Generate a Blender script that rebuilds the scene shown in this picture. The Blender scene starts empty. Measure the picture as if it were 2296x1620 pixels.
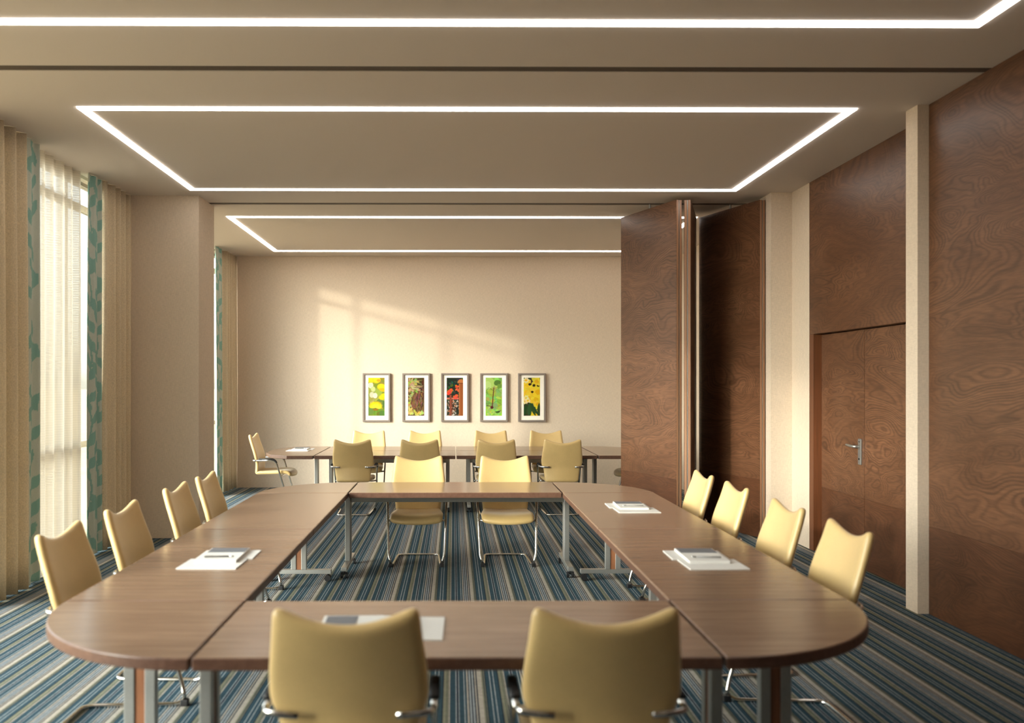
import bpy, bmesh, math, random
import numpy as np
from mathutils import Vector, Matrix, Euler

random.seed(7)
PI = math.pi
SC = bpy.context.scene
COL = SC.collection

# ------------------------------------------------------------------ camera
cam_d = bpy.data.cameras.new('camera')
cam = bpy.data.objects.new('camera', cam_d)
COL.objects.link(cam)
cam.location = (0, 0, 1.655)
cam.rotation_euler = (PI/2, 0, math.radians(-0.4))
cam_d.sensor_width = 36
cam_d.lens = 1950/2296*36
cam_d.shift_x = (1148-1030.6)/2296
cam_d.shift_y = 47/2296
cam_d.clip_start = 0.05
cam_d.clip_end = 2000
cam_d.dof.use_dof = True
cam_d.dof.focus_distance = 9.5
cam_d.dof.aperture_fstop = 1.5
SC.camera = cam

# ------------------------------------------------------------------ world, sun, exposure
W = bpy.data.worlds.new('world')
SC.world = W
W.use_nodes = True
nt = W.node_tree
nt.nodes.clear()
sky = nt.nodes.new('ShaderNodeTexSky')
sky.sky_type = 'NISHITA'
sky.sun_disc = False
sky.sun_elevation = math.radians(22)
sky.sun_rotation = math.atan2(-1, -0.72)
sky.air_density = 1.0
sky.dust_density = 2.5
sky.ozone_density = 1.2
bg = nt.nodes.new('ShaderNodeBackground')
bg.inputs['Strength'].default_value = 1.1
wo = nt.nodes.new('ShaderNodeOutputWorld')
hs = nt.nodes.new('ShaderNodeHueSaturation')
hs.inputs['Saturation'].default_value = 0.35
nt.links.new(sky.outputs[0], hs.inputs['Color'])
nt.links.new(hs.outputs[0], bg.inputs[0])
nt.links.new(bg.outputs[0], wo.inputs[0])

SUN_DIR = Vector((1, 0.80, -0.27)).normalized()
sun_d = bpy.data.lights.new('sun', 'SUN')
sun_d.energy = 2.25
sun_d.color = (1.0, 0.89, 0.75)
sun_d.angle = math.radians(2.2)
sun = bpy.data.objects.new('sun', sun_d)
COL.objects.link(sun)
sun.location = (-30, -20, 12)
sun.rotation_euler = SUN_DIR.to_track_quat('-Z', 'Y').to_euler()

SC.view_settings.view_transform = 'Standard'
SC.view_settings.look = 'None'
SC.view_settings.gamma = 1
SC.view_settings.exposure = 0.0
SC.view_settings.use_curve_mapping = False
SC.cycles.use_denoising = True
SC.cycles.max_bounces = 10
SC.cycles.diffuse_bounces = 6
SC.cycles.transparent_max_bounces = 16
SC.cycles.sample_clamp_indirect = 6
STRIP_LIGHT = 9.0

# ------------------------------------------------------------------ materials
def lin(c):
    return tuple(((v/255)/12.92 if v/255 <= 0.04045 else ((v/255+0.055)/1.055)**2.4) for v in c)

def new_mat(name):
    m = bpy.data.materials.new(name)
    m.use_nodes = True
    n = m.node_tree
    b = n.nodes['Principled BSDF']
    return m, n, b

def N(n, t, **kw):
    x = n.nodes.new(t)
    for k, v in kw.items():
        setattr(x, k, v)
    return x

def noise(n, vec, scale, detail=2, rough=0.5, dist=0.0):
    x = N(n, 'ShaderNodeTexNoise')
    x.inputs['Scale'].default_value = scale
    x.inputs['Detail'].default_value = detail
    x.inputs['Roughness'].default_value = rough
    x.inputs['Distortion'].default_value = dist
    if vec is not None:
        n.links.new(vec, x.inputs['Vector'])
    return x.outputs['Fac']

def mapping(n, scale, space='Object'):
    tc = N(n, 'ShaderNodeTexCoord')
    mp = N(n, 'ShaderNodeMapping')
    mp.inputs['Scale'].default_value = scale
    n.links.new(tc.outputs[space], mp.inputs['Vector'])
    return mp.outputs[0]

def math_n(n, op, a, b=None, c=None):
    x = N(n, 'ShaderNodeMath', operation=op)
    for i, v in enumerate((a, b, c)):
        if v is None:
            continue
        if isinstance(v, (int, float)):
            x.inputs[i].default_value = v
        else:
            n.links.new(v, x.inputs[i])
    return x.outputs[0]

def ramp(n, fac, stops, interp='LINEAR'):
    r = N(n, 'ShaderNodeValToRGB')
    cr = r.color_ramp
    cr.interpolation = interp
    while len(cr.elements) < len(stops):
        cr.elements.new(0.5)
    for e, (p, c) in zip(cr.elements, stops):
        e.position = p
        e.color = (*c, 1)
    n.links.new(fac, r.inputs[0])
    return r.outputs[0]

def mixc(n, fac, a, b, mode='MIX'):
    x = N(n, 'ShaderNodeMix', data_type='RGBA', blend_type=mode)
    for sock, v in ((x.inputs[0], fac), (x.inputs[6], a), (x.inputs[7], b)):
        if isinstance(v, (int, float)):
            sock.default_value = v
        elif isinstance(v, tuple):
            sock.default_value = (*v, 1)
        else:
            n.links.new(v, sock)
    return x.outputs[2]

def bump(n, b, h, strength, dist=0.01):
    x = N(n, 'ShaderNodeBump')
    x.inputs['Strength'].default_value = strength
    x.inputs['Distance'].default_value = dist
    n.links.new(h, x.inputs['Height'])
    n.links.new(x.outputs[0], b.inputs['Normal'])

def plain(name, rgb, rough=0.5, metal=0.0, var=0.06, scale=40, spec=0.5):
    """a colour with a light procedural mottling"""
    m, n, b = new_mat(name)
    c = lin(rgb)
    f = noise(n, mapping(n, (1, 1, 1)), scale, 3)
    lo = tuple(v*(1-var) for v in c)
    hi = tuple(min(1, v*(1+var)) for v in c)
    n.links.new(ramp(n, f, [(0.3, lo), (0.7, hi)]), b.inputs['Base Color'])
    b.inputs['Roughness'].default_value = rough
    b.inputs['Metallic'].default_value = metal
    b.inputs['Specular IOR Level'].default_value = spec
    return m

def fabric_wall(name, rgb):
    m, n, b = new_mat(name)
    c = lin(rgb)
    va = noise(n, mapping(n, (260, 260, 26)), 1.0, 2)
    vb = noise(n, mapping(n, (26, 26, 260)), 1.0, 2)
    s = math_n(n, 'MULTIPLY', math_n(n, 'ADD', va, vb), 0.5)
    col = ramp(n, s, [(0.34, tuple(v*0.87 for v in c)), (0.66, tuple(min(1, v*1.09) for v in c))])
    n.links.new(col, b.inputs['Base Color'])
    b.inputs['Roughness'].default_value = 0.85
    b.inputs['Specular IOR Level'].default_value = 0.15
    bump(n, b, s, 0.25, 0.002)
    return m

def veneer(name, dark, mid, light, scale=(0.30, 0.30, 0.85), lines=66, rough=0.38):
    """figured crown veneer: contour lines of a stretched noise field"""
    m, n, b = new_mat(name)
    oi = N(n, 'ShaderNodeObjectInfo')
    tc = N(n, 'ShaderNodeTexCoord')
    off = N(n, 'ShaderNodeVectorMath', operation='SCALE')
    off.inputs[0].default_value = (13.1, 7.7, 21.3)
    n.links.new(oi.outputs['Random'], off.inputs['Scale'])
    add = N(n, 'ShaderNodeVectorMath', operation='ADD')
    n.links.new(tc.outputs['Object'], add.inputs[0])
    n.links.new(off.outputs[0], add.inputs[1])
    mp = N(n, 'ShaderNodeMapping')
    mp.inputs['Scale'].default_value = scale
    n.links.new(add.outputs[0], mp.inputs['Vector'])
    big = noise(n, mp.outputs[0], 2.0, 3.0, 0.42, 0.5)
    fig = math_n(n, 'SINE', math_n(n, 'MULTIPLY', big, lines*6.283))
    fig = math_n(n, 'MULTIPLY_ADD', fig, 0.5, 0.5)
    fig = math_n(n, 'POWER', fig, 2.0)
    band = math_n(n, 'SINE', math_n(n, 'MULTIPLY', big, lines*1.31))
    band = math_n(n, 'MULTIPLY_ADD', band, 0.5, 0.5)
    fade = noise(n, mp.outputs[0], 3.1, 2, 0.5)
    fig = math_n(n, 'MULTIPLY', fig, math_n(n, 'MULTIPLY_ADD', fade, 1.5, -0.15))
    fig = math_n(n, 'MULTIPLY_ADD', band, 0.30, math_n(n, 'MULTIPLY', fig, 0.85))
    mp2 = N(n, 'ShaderNodeMapping')
    mp2.inputs['Scale'].default_value = (9, 9, 140)
    n.links.new(add.outputs[0], mp2.inputs['Vector'])
    fib = noise(n, mp2.outputs[0], 1.0, 3, 0.6)
    mp3 = N(n, 'ShaderNodeMapping')
    mp3.inputs['Scale'].default_value = (0.8, 0.8, 2.2)
    n.links.new(add.outputs[0], mp3.inputs['Vector'])
    blotch = noise(n, mp3.outputs[0], 1.2, 2, 0.5)
    base = ramp(n, blotch, [(0.3, mid), (0.7, light)])
    col = mixc(n, math_n(n, 'MULTIPLY', fig, 0.62), base, dark)
    fibc = ramp(n, fib, [(0.3, (0.72, 0.70, 0.68)), (0.7, (1.12, 1.10, 1.08))])
    col = mixc(n, 1.0, col, fibc, 'MULTIPLY')
    n.links.new(col, b.inputs['Base Color'])
    b.inputs['Roughness'].default_value = rough
    b.inputs['Specular IOR Level'].default_value = 0.4
    return m

def straight_wood(name, c_lo, c_hi, stretch, rough=0.36, spec=0.5):
    m, n, b = new_mat(name)
    f1 = noise(n, mapping(n, stretch), 1.0, 4, 0.6, 0.4)
    f2 = noise(n, mapping(n, tuple(s*5 for s in stretch)), 1.0, 2, 0.6)
    s = math_n(n, 'ADD', math_n(n, 'MULTIPLY', f1, 0.7), math_n(n, 'MULTIPLY', f2, 0.3))
    n.links.new(ramp(n, s, [(0.33, c_lo), (0.68, c_hi)]), b.inputs['Base Color'])
    b.inputs['Roughness'].default_value = rough
    b.inputs['Specular IOR Level'].default_value = spec
    return m

def carpet_mat():
    m, n, b = new_mat('striped_carpet')
    tc = N(n, 'ShaderNodeTexCoord')
    sep = N(n, 'ShaderNodeSeparateXYZ')
    n.links.new(tc.outputs['Object'], sep.inputs[0])
    jit = noise(n, tc.outputs['Object'], 180, 2, 0.6)
    x = math_n(n, 'ADD', sep.outputs[0], math_n(n, 'MULTIPLY_ADD', jit, 0.006, -0.003))
    teal, navy = lin((50, 74, 86)), lin((33, 44, 58))
    lt, be, ol = lin((156, 164, 168)), lin((170, 164, 154)), lin((124, 125, 108))
    seq = [(be, 18), (ol, 6), (navy, 3), (ol, 4), (navy, 3),
           (teal, 16), (lt, 3), (teal, 12), (lt, 3), (teal, 16), (navy, 4),
           (ol, 12), (navy, 2), (ol, 5), (navy, 2), (be, 4),
           (teal, 22), (lt, 3), (navy, 8), (lt, 3), (teal, 18), (lt, 3),
           (teal, 8), (be, 6), (navy, 5), (lt, 6), (navy, 5), (lt, 6), (navy, 5), (be, 5), (navy, 6)]
    tot = sum(w for _, w in seq)
    rep = math_n(n, 'FRACT', math_n(n, 'DIVIDE', math_n(n, 'ADD', x, 20.0), 0.305))
    stops, p = [], 0
    for c, w in seq:
        stops.append((p/tot, c))
        p += w
    col = ramp(n, rep, stops, 'CONSTANT')
    t1 = noise(n, mapping(n, (380, 120, 200)), 1.0, 2, 0.7)
    t2 = noise(n, mapping(n, (30, 30, 30)), 1.0, 3, 0.7)
    sp = ramp(n, t1, [(0.25, (0.50, 0.50, 0.50)), (0.75, (1.36, 1.36, 1.36))])
    col = mixc(n, 1.0, col, sp, 'MULTIPLY')
    sp2 = ramp(n, t2, [(0.3, (0.86, 0.86, 0.86)), (0.7, (1.12, 1.12, 1.12))])
    col = mixc(n, 1.0, col, sp2, 'MULTIPLY')
    n.links.new(col, b.inputs['Base Color'])
    b.inputs['Roughness'].default_value = 0.95
    b.inputs['Specular IOR Level'].default_value = 0.1
    bump(n, b, t1, 0.5, 0.004)
    return m

def leather_mat():
    m, n, b = new_mat('mustard_upholstery')
    f = noise(n, mapping(n, (1, 1, 1)), 420, 3, 0.6)
    g = noise(n, mapping(n, (1, 1, 1)), 6, 2, 0.5)
    c = lin((214, 182, 122))
    col = ramp(n, f, [(0.3, tuple(v*0.84 for v in c)), (0.7, tuple(min(1, v*1.1) for v in c))])
    col = mixc(n, 1.0, col, ramp(n, g, [(0.3, (0.95, 0.95, 0.95)), (0.7, (1.04, 1.04, 1.04))]), 'MULTIPLY')
    n.links.new(col, b.inputs['Base Color'])
    b.inputs['Roughness'].default_value = 0.42
    b.inputs['Specular IOR Level'].default_value = 0.6
    b.inputs['Coat Weight'].default_value = 0.3
    b.inputs['Coat Roughness'].default_value = 0.35
    b.inputs['Sheen Weight'].default_value = 0.25
    b.inputs['Sheen Roughness'].default_value = 0.4
    bump(n, b, f, 0.12, 0.001)
    return m

def curtain_mat(name, rgb, nub=0.20, trans=0.12):
    m, n, b = new_mat(name)
    c = lin(rgb)
    f = noise(n, mapping(n, (120, 120, 90)), 1.0, 4, 0.75)
    col = ramp(n, f, [(0.3, tuple(v*(1-nub) for v in c)), (0.7, tuple(min(1, v*(1+nub)) for v in c))])
    n.links.new(col, b.inputs['Base Color'])
    b.inputs['Roughness'].default_value = 0.9
    b.inputs['Specular IOR Level'].default_value = 0.1
    bump(n, b, f, 0.5, 0.004)
    tr = N(n, 'ShaderNodeBsdfTranslucent')
    n.links.new(col, tr.inputs[0])
    mx = N(n, 'ShaderNodeMixShader')
    mx.inputs[0].default_value = trans
    n.links.new(b.outputs[0], mx.inputs[1])
    n.links.new(tr.outputs[0], mx.inputs[2])
    n.links.new(mx.outputs[0], n.nodes['Material Output'].inputs[0])
    return m

def sheer_mat():
    m, n, b = new_mat('sheer_voile')
    tc = N(n, 'ShaderNodeTexCoord')
    sep = N(n, 'ShaderNodeSeparateXYZ')
    n.links.new(tc.outputs['Object'], sep.inputs[0])
    w = math_n(n, 'SINE', math_n(n, 'MULTIPLY', sep.outputs[2], 6.283/0.022))
    w = math_n(n, 'MULTIPLY_ADD', w, 0.04, 0.10)           # see-through share, woven in fine rows
    c = lin((204, 196, 182))
    tr = N(n, 'ShaderNodeBsdfTranslucent')
    tr.inputs[0].default_value = (*c, 1)
    b.inputs['Base Color'].default_value = (*c, 1)
    b.inputs['Roughness'].default_value = 0.9
    m1 = N(n, 'ShaderNodeMixShader')
    m1.inputs[0].default_value = 0.30
    n.links.new(b.outputs[0], m1.inputs[1])
    n.links.new(tr.outputs[0], m1.inputs[2])
    tp = N(n, 'ShaderNodeBsdfTransparent')
    m2 = N(n, 'ShaderNodeMixShader')
    n.links.new(w, m2.inputs[0])
    n.links.new(m1.outputs[0], m2.inputs[1])
    n.links.new(tp.outputs[0], m2.inputs[2])
    n.links.new(m2.outputs[0], n.nodes['Material Output'].inputs[0])
    return m

def glass_mat():
    m, n, b = new_mat('window_glass')
    tp = N(n, 'ShaderNodeBsdfTransparent')
    tp.inputs[0].default_value = (0.93, 0.97, 0.96, 1)
    gl = N(n, 'ShaderNodeBsdfGlossy')
    gl.inputs['Roughness'].default_value = 0.02
    lw = N(n, 'ShaderNodeLayerWeight')
    lw.inputs[0].default_value = 0.5
    fr = math_n(n, 'MULTIPLY_ADD', math_n(n, 'POWER', lw.outputs['Facing'], 5.0), 0.7, 0.03)
    mx = N(n, 'ShaderNodeMixShader')
    n.links.new(fr, mx.inputs[0])
    n.links.new(tp.outputs[0], mx.inputs[1])
    n.links.new(gl.outputs[0], mx.inputs[2])
    n.links.new(mx.outputs[0], n.nodes['Material Output'].inputs[0])
    return m

def attr_mat(name, rough=0.8, nub=0.0, trans=0.0):
    m, n, b = new_mat(name)
    a = N(n, 'ShaderNodeVertexColor', layer_name='col')
    col = a.outputs[0]
    if nub:
        f = noise(n, mapping(n, (150, 150, 150)), 1.0, 3, 0.7)
        col = mixc(n, 1.0, col, ramp(n, f, [(0.3, (1-nub,)*3), (0.7, (1+nub,)*3)]), 'MULTIPLY')
    n.links.new(col, b.inputs['Base Color'])
    b.inputs['Roughness'].default_value = rough
    b.inputs['Specular IOR Level'].default_value = 0.2
    if trans:
        tr = N(n, 'ShaderNodeBsdfTranslucent')
        n.links.new(col, tr.inputs[0])
        mx = N(n, 'ShaderNodeMixShader')
        mx.inputs[0].default_value = trans
        n.links.new(b.outputs[0], mx.inputs[1])
        n.links.new(tr.outputs[0], mx.inputs[2])
        n.links.new(mx.outputs[0], n.nodes['Material Output'].inputs[0])
    return m

def emit_mat(name, rgb, strength):
    m, n, b = new_mat(name)
    b.inputs['Base Color'].default_value = (0.9, 0.9, 0.88, 1)
    b.inputs['Emission Color'].default_value = (*rgb, 1)
    b.inputs['Emission Strength'].default_value = strength
    return m

M = {}
M['wall'] = fabric_wall('beige_wallcovering', (211, 194, 174))
M['ceiling'] = plain('ceiling_paint', (212, 202, 193), 0.9, var=0.03, scale=300, spec=0.1)
M['track'] = plain('track_grey', (92, 82, 74), 0.7, spec=0.2)
M['carpet'] = carpet_mat()
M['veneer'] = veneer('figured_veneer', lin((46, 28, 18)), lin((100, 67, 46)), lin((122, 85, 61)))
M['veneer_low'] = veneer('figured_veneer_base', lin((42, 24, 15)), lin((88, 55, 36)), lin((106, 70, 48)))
M['jamb'] = straight_wood('jamb_wood', lin((88, 50, 27)), lin((112, 66, 38)), (60, 60, 1.5), 0.4)
M['edge_strip'] = straight_wood('edge_strip_wood', lin((138, 98, 70)), lin((168, 126, 96)), (60, 60, 1.5), 0.35)
M['top_x'] = straight_wood('walnut_top', lin((122, 96, 77)), lin((152, 124, 101)), (1.6, 34, 34), 0.22, 0.8)
M['edge'] = straight_wood('walnut_edge', lin((82, 56, 44)), lin((106, 77, 62)), (40, 40, 40), 0.35)
M['inlay'] = straight_wood('leg_inlay', lin((112, 70, 45)), lin((138, 92, 62)), (40, 40, 2), 0.45)
M['steel'] = plain('satin_steel', (176, 176, 172), 0.38, 0.85, 0.04, 120)
M['chrome'] = plain('chrome', (205, 203, 198), 0.16, 1.0, 0.02, 60)
M['black'] = plain('black_rubber', (22, 22, 24), 0.45, 0.0, 0.1, 200)
M['leather'] = leather_mat()
M['drape'] = curtain_mat('cream_drape', (216, 201, 174))
M['print_cloth'] = attr_mat('leaf_print_cloth', 0.85, 0.06, 0.06)
M['sheer'] = sheer_mat()
M['glass'] = glass_mat()
M['mullion'] = plain('window_aluminium', (150, 150, 148), 0.45, 0.6, 0.03)
M['print'] = attr_mat('photo_print', 0.4)
M['mat'] = plain('passepartout', (240, 234, 222), 0.9, var=0.02)
M['frame'] = plain('pewter_frame', (128, 116, 108), 0.5, 0.1, 0.12, 200)
M['paper'] = plain('paper', (214, 212, 207), 0.8, var=0.02)
M['card_grey'] = plain('grey_card', (104, 106, 112), 0.6, var=0.08)
M['pen'] = plain('pen_plastic', (120, 116, 112), 0.35)
M['ground'] = plain('dry_ground', (190, 166, 128), 0.95, var=0.15, scale=0.2, spec=0.1)
M['strip'] = emit_mat('strip_diffuser', (1.0, 0.95, 0.88), STRIP_LIGHT)
M['housing'] = plain('strip_housing', (225, 218, 205), 0.6, var=0.02)
M['plaster'] = plain('outer_plaster', (196, 186, 172), 0.9)

# ------------------------------------------------------------------ mesh helpers
class MB:
    def __init__(s):
        s.v, s.f, s.mi = [], [], []

    def add(s, vs, fs, mi=0):
        o = len(s.v)
        s.v += [tuple(p) for p in vs]
        s.f += [tuple(i+o for i in f) for f in fs]
        s.mi += [mi]*len(fs)
        return s

    def box(s, a, b, mi=0):
        (x0, y0, z0), (x1, y1, z1) = a, b
        x0, x1 = min(x0, x1), max(x0, x1)
        y0, y1 = min(y0, y1), max(y0, y1)
        z0, z1 = min(z0, z1), max(z0, z1)
        vs = [(x0, y0, z0), (x1, y0, z0), (x1, y1, z0), (x0, y1, z0), (x0, y0, z1), (x1, y0, z1), (x1, y1, z1), (x0, y1, z1)]
        return s.add(vs, [(3, 2, 1, 0), (4, 5, 6, 7), (0, 1, 5, 4), (1, 2, 6, 5), (2, 3, 7, 6), (3, 0, 4, 7)], mi)

    def prism(s, poly, z0, z1, mi=0, side_mi=None):
        n = len(poly)
        vs = [(x, y, z0) for x, y in poly]+[(x, y, z1) for x, y in poly]
        s.add(vs, [tuple(reversed(range(n))), tuple(range(n, 2*n))], mi)
        o = len(s.v)-2*n
        for i in range(n):
            j = (i+1) % n
            s.f.append((o+i, o+j, o+n+j, o+n+i))
            s.mi.append(mi if side_mi is None else side_mi)
        return s

    def tube(s, path, r, seg=8, closed=False, flat=1.0):
        P = [Vector(p) for p in path]
        n = len(P)
        rings = []
        up = Vector((0, 0, 1))
        prev = None
        for i, p in enumerate(P):
            if closed:
                t = (P[(i+1) % n]-P[i-1]).normalized()
            else:
                t = (P[min(i+1, n-1)]-P[max(i-1, 0)]).normalized()
            if prev is None:
                a = up if abs(t.dot(up)) < 0.9 else Vector((1, 0, 0))
                u = (a-t*a.dot(t)).normalized()
            else:
                u = (prev-t*prev.dot(t)).normalized()
            prev = u
            w = t.cross(u)
            rings.append([p+u*(r*math.cos(2*PI*k/seg))+w*(r*flat*math.sin(2*PI*k/seg)) for k in range(seg)])
        vs = [q for ring in rings for q in ring]
        fs = []
        for i in range(n if closed else n-1):
            j = (i+1) % n
            for k in range(seg):
                l = (k+1) % seg
                fs.append((i*seg+k, i*seg+l, j*seg+l, j*seg+k))
        if not closed:
            fs.append(tuple(reversed(range(seg))))
            fs.append(tuple(range((n-1)*seg, n*seg)))
        return s.add(vs, fs)

    def cyl(s, p0, p1, r, seg=14):
        return s.tube([p0, p1], r, seg)

    def build(s, name, mats, parent=None, smooth=False, bevel=0.0, seg=2, subsurf=0):
        me = bpy.data.meshes.new(name)
        me.from_pydata(s.v, [], s.f)
        for m in (mats if isinstance(mats, (list, tuple)) else [mats]):
            me.materials.append(m)
        me.polygons.foreach_set('material_index', s.mi)
        if smooth:
            me.polygons.foreach_set('use_smooth', [True]*len(s.f))
        me.update()
        o = bpy.data.objects.new(name, me)
        COL.objects.link(o)
        if parent is not None:
            o.parent = parent
        if bevel:
            b = o.modifiers.new('bevel', 'BEVEL')
            b.width = bevel
            b.segments = seg
            b.limit_method = 'ANGLE'
            b.angle_limit = math.radians(40)
            b.harden_normals = False
        if subsurf:
            b = o.modifiers.new('sub', 'SUBSURF')
            b.levels = b.render_levels = subsurf
        return o

def box(name, a, b, mat, parent=None, bevel=0.0):
    return MB().box(a, b).build(name, mat, parent, bevel=bevel)

def thing(name, label, cat, loc=(0, 0, 0), rz=0.0, group=None):
    o = bpy.data.objects.new(name, None)
    o.empty_display_size = 0.1
    COL.objects.link(o)
    o.location = loc
    o.rotation_euler = (0, 0, rz)
    return tag(o, label, cat, group)

def tag(o, label, cat, group=None, kind='thing'):
    o['label'] = label
    o['category'] = cat
    o['kind'] = kind
    if group:
        o['group'] = group
    return o

def struct(o, label=None):
    o['kind'] = 'structure'
    if label:
        o['label'] = label
    return o

def copy_tree(o, parent=None):
    c = o.copy()
    COL.objects.link(c)
    c.parent = parent
    for ch in o.children:
        copy_tree(ch, c)
    return c

def arc(c, r, a0, a1, n):
    return [(c[0]+r*math.cos(a0+(a1-a0)*i/n), c[1]+r*math.sin(a0+(a1-a0)*i/n)) for i in range(n+1)]

def set_col(o, cols):
    """per-vertex colours (linear) on the mesh of o"""
    me = o.data
    a = me.color_attributes.new('col', 'FLOAT_COLOR', 'POINT')
    buf = np.ones((len(me.vertices), 4), dtype=np.float32)
    buf[:, :3] = cols
    a.data.foreach_set('color', buf.ravel())

# ------------------------------------------------------------------ room shell
CH = 3.641                                # ceiling height
Y0, Y1 = -2.5, 13.73                      # room depth
XL, XR = -3.62, 3.54

struct(box('floor', (-3.75, Y0-0.1, -0.12), (3.95, Y1+0.1, 0.0), M['carpet']), 'carpet striped in teal, navy, cream and olive across the room')
struct(box('wall_back', (-3.75, Y1, 0), (3.95, Y1+0.12, CH+0.1), M['wall']), 'beige textured end wall with a sunlit patch')
struct(box('wall_front', (-3.75, Y0-0.12, 0), (3.95, Y0, CH+0.1), M['wall']))

# ceiling with recessed light slots and partition tracks cut into it
RINGS = [(-2.72, 2.93, 2.05, 4.83), (-2.72, 2.93, 6.28, 8.99), (-2.72, 2.93, 10.41, 13.16)]
SLOT = 0.066
TRACKS = [(5.47, 5.56), (9.63, 9.73)]
xs = sorted({-3.75, 3.95, -2.72, -2.72+SLOT, 2.93-SLOT, 2.93})
ys = {Y0-0.1, Y1+0.1}
for _, _, a, b in RINGS:
    ys |= {a, a+SLOT, b-SLOT, b}
for a, b in TRACKS:
    ys |= {a, b}
ys = sorted(ys)

def solid(cx, cy):
    for a, b in TRACKS:
        if a < cy < b:
            return False
    for x0, x1, a, b in RINGS:
        if x0 < cx < x1 and a < cy < b and not (x0+SLOT < cx < x1-SLOT and a+SLOT < cy < b-SLOT):
            return False
    return True

mb = MB()
nx, ny = len(xs)-1, len(ys)-1
grid = [[solid((xs[i]+xs[i+1])/2, (ys[j]+ys[j+1])/2) for j in range(ny)] for i in range(nx)]
T = 0.05
for i in range(nx):
    for j in range(ny):
        xa, xb, ya, yb = xs[i], xs[i+1], ys[j], ys[j+1]
        z = CH if grid[i][j] else CH+T
        mb.add([(xa, ya, z), (xa, yb, z), (xb, yb, z), (xb, ya, z)], [(0, 1, 2, 3)])
        if i+1 < nx and grid[i][j] != grid[i+1][j]:
            q = [(xb, ya, CH), (xb, yb, CH), (xb, yb, CH+T), (xb, ya, CH+T)]
            mb.add(q, [(0, 1, 2, 3)])
        if j+1 < ny and grid[i][j] != grid[i][j+1]:
            q = [(xa, yb, CH), (xb, yb, CH), (xb, yb, CH+T), (xa, yb, CH+T)]
            mb.add(q, [(0, 1, 2, 3)])
mb.box((-3.75, Y0-0.1, CH+T+0.005), (3.95, Y1+0.1, CH+T+0.1))
struct(mb.build('ceiling', M['ceiling']), 'flat warm grey ceiling')

for k, (a, b) in enumerate(TRACKS):
    t = MB()
    t.box((-3.5, a+0.002, CH+0.004), (3.5, b-0.002, CH+T-0.002))
    o = t.build('trim_%d' % (k+1), M['track'])
    struct(o, 'grey partition track recessed in the ceiling, %s the middle light' % ('before' if k == 0 else 'beyond'))

RN = ['rectangular line of ceiling light nearest the camera, cut by the top edge of the photo',
      'rectangular line of ceiling light seen whole over the main tables',
      'rectangular line of ceiling light in the far section above the framed pictures']
for k, (x0, x1, a, b) in enumerate(RINGS):
    t = thing('ceiling_light', RN[k], 'ceiling light', ((x0+x1)/2, (a+b)/2, CH), 0, 'recessed rectangular ceiling lights')
    hx, hy = (x1-x0)/2, (b-a)/2
    g = 0.004
    zt, zb = 0.045, -0.010
    e = SLOT-g
    for s in (-1, 1):
        MB().box((-hx+g, s*(hy-g), zb), (hx-g, s*(hy-e), 0.012)).build('diffuser', M['strip'], t)
        MB().box((s*(hx-g), -hy+SLOT, zb), (s*(hx-e), hy-SLOT, 0.012)).build('diffuser', M['strip'], t)
    h = MB()
    for s in (-1, 1):
        h.box((-hx+g, s*(hy-g), 0.013), (hx-g, s*(hy-e), zt))
        h.box((s*(hx-g), -hy+SLOT, 0.013), (s*(hx-e), hy-SLOT, zt))
    h.build('housing', M['housing'], t)

# left wall: unseen sun-blocking pier, column and full height windows
wl = thing('wall_left', 'window wall with beige columns', 'wall')
del wl['category']
wl['kind'] = 'structure'
box('sun_block_pier', (-3.75, Y0, 0), (-3.40, 0.95, CH), M['wall'], wl)  # out of view; its end is set to keep sun off the right pilaster
box('column', (-3.75, 9.27, 0), (-2.71, 9.86, CH), M['wall'], wl)
box('lintel', (-3.75, 0.95, CH-0.03), (-3.56, 9.27, CH), M['plaster'], wl)
box('lintel', (-3.75, 9.86, CH-0.03), (-3.56, Y1, CH), M['plaster'], wl)

def window(name, y0, y1, mulls, label):
    w = thing(name, label, 'window')
    del w['category']
    w['kind'] = 'structure'
    xa, xb = -3.70, -3.63
    zt = CH-0.03
    f = MB()
    f.box((xa, y0, 0), (xb, y1, 0.06)).box((xa, y0, zt-0.035), (xb, y1, zt))
    f.box((xa, y0, 0.06), (xb, y0+0.05, zt-0.035)).box((xa, y1-0.05, 0.06), (xb, y1, zt-0.035))
    f.build('frame', M['mullion'], w)
    edges = [y0]+mulls+[y1]
    for m in mulls:
        box('mullion', (xa, m-0.03, 0.06), (xb, m+0.03, zt-0.035), M['mullion'], w)
    for a, b in zip(edges[:-1], edges[1:]):
        for z in (1.02, 3.33):
            box('transom', (xa+0.005, a+0.04, z), (xb-0.005, b-0.04, z+0.06), M['mullion'], w)
        for za, zb in ((0.06, 1.02), (1.08, 3.33), (3.39, zt-0.035)):
            box('pane', (-3.668, a+0.03, za), (-3.662, b-0.03, zb), M['glass'], w)
    return w

window('window_1', 0.95, 9.27, [2.0, 3.55, 5.1, 6.65, 8.18], 'full height window behind the curtains beside the near tables')
window('window_2', 9.86, 13.73, [10.9, 12.02, 13.1], 'full height window of the far section behind the column')

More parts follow.
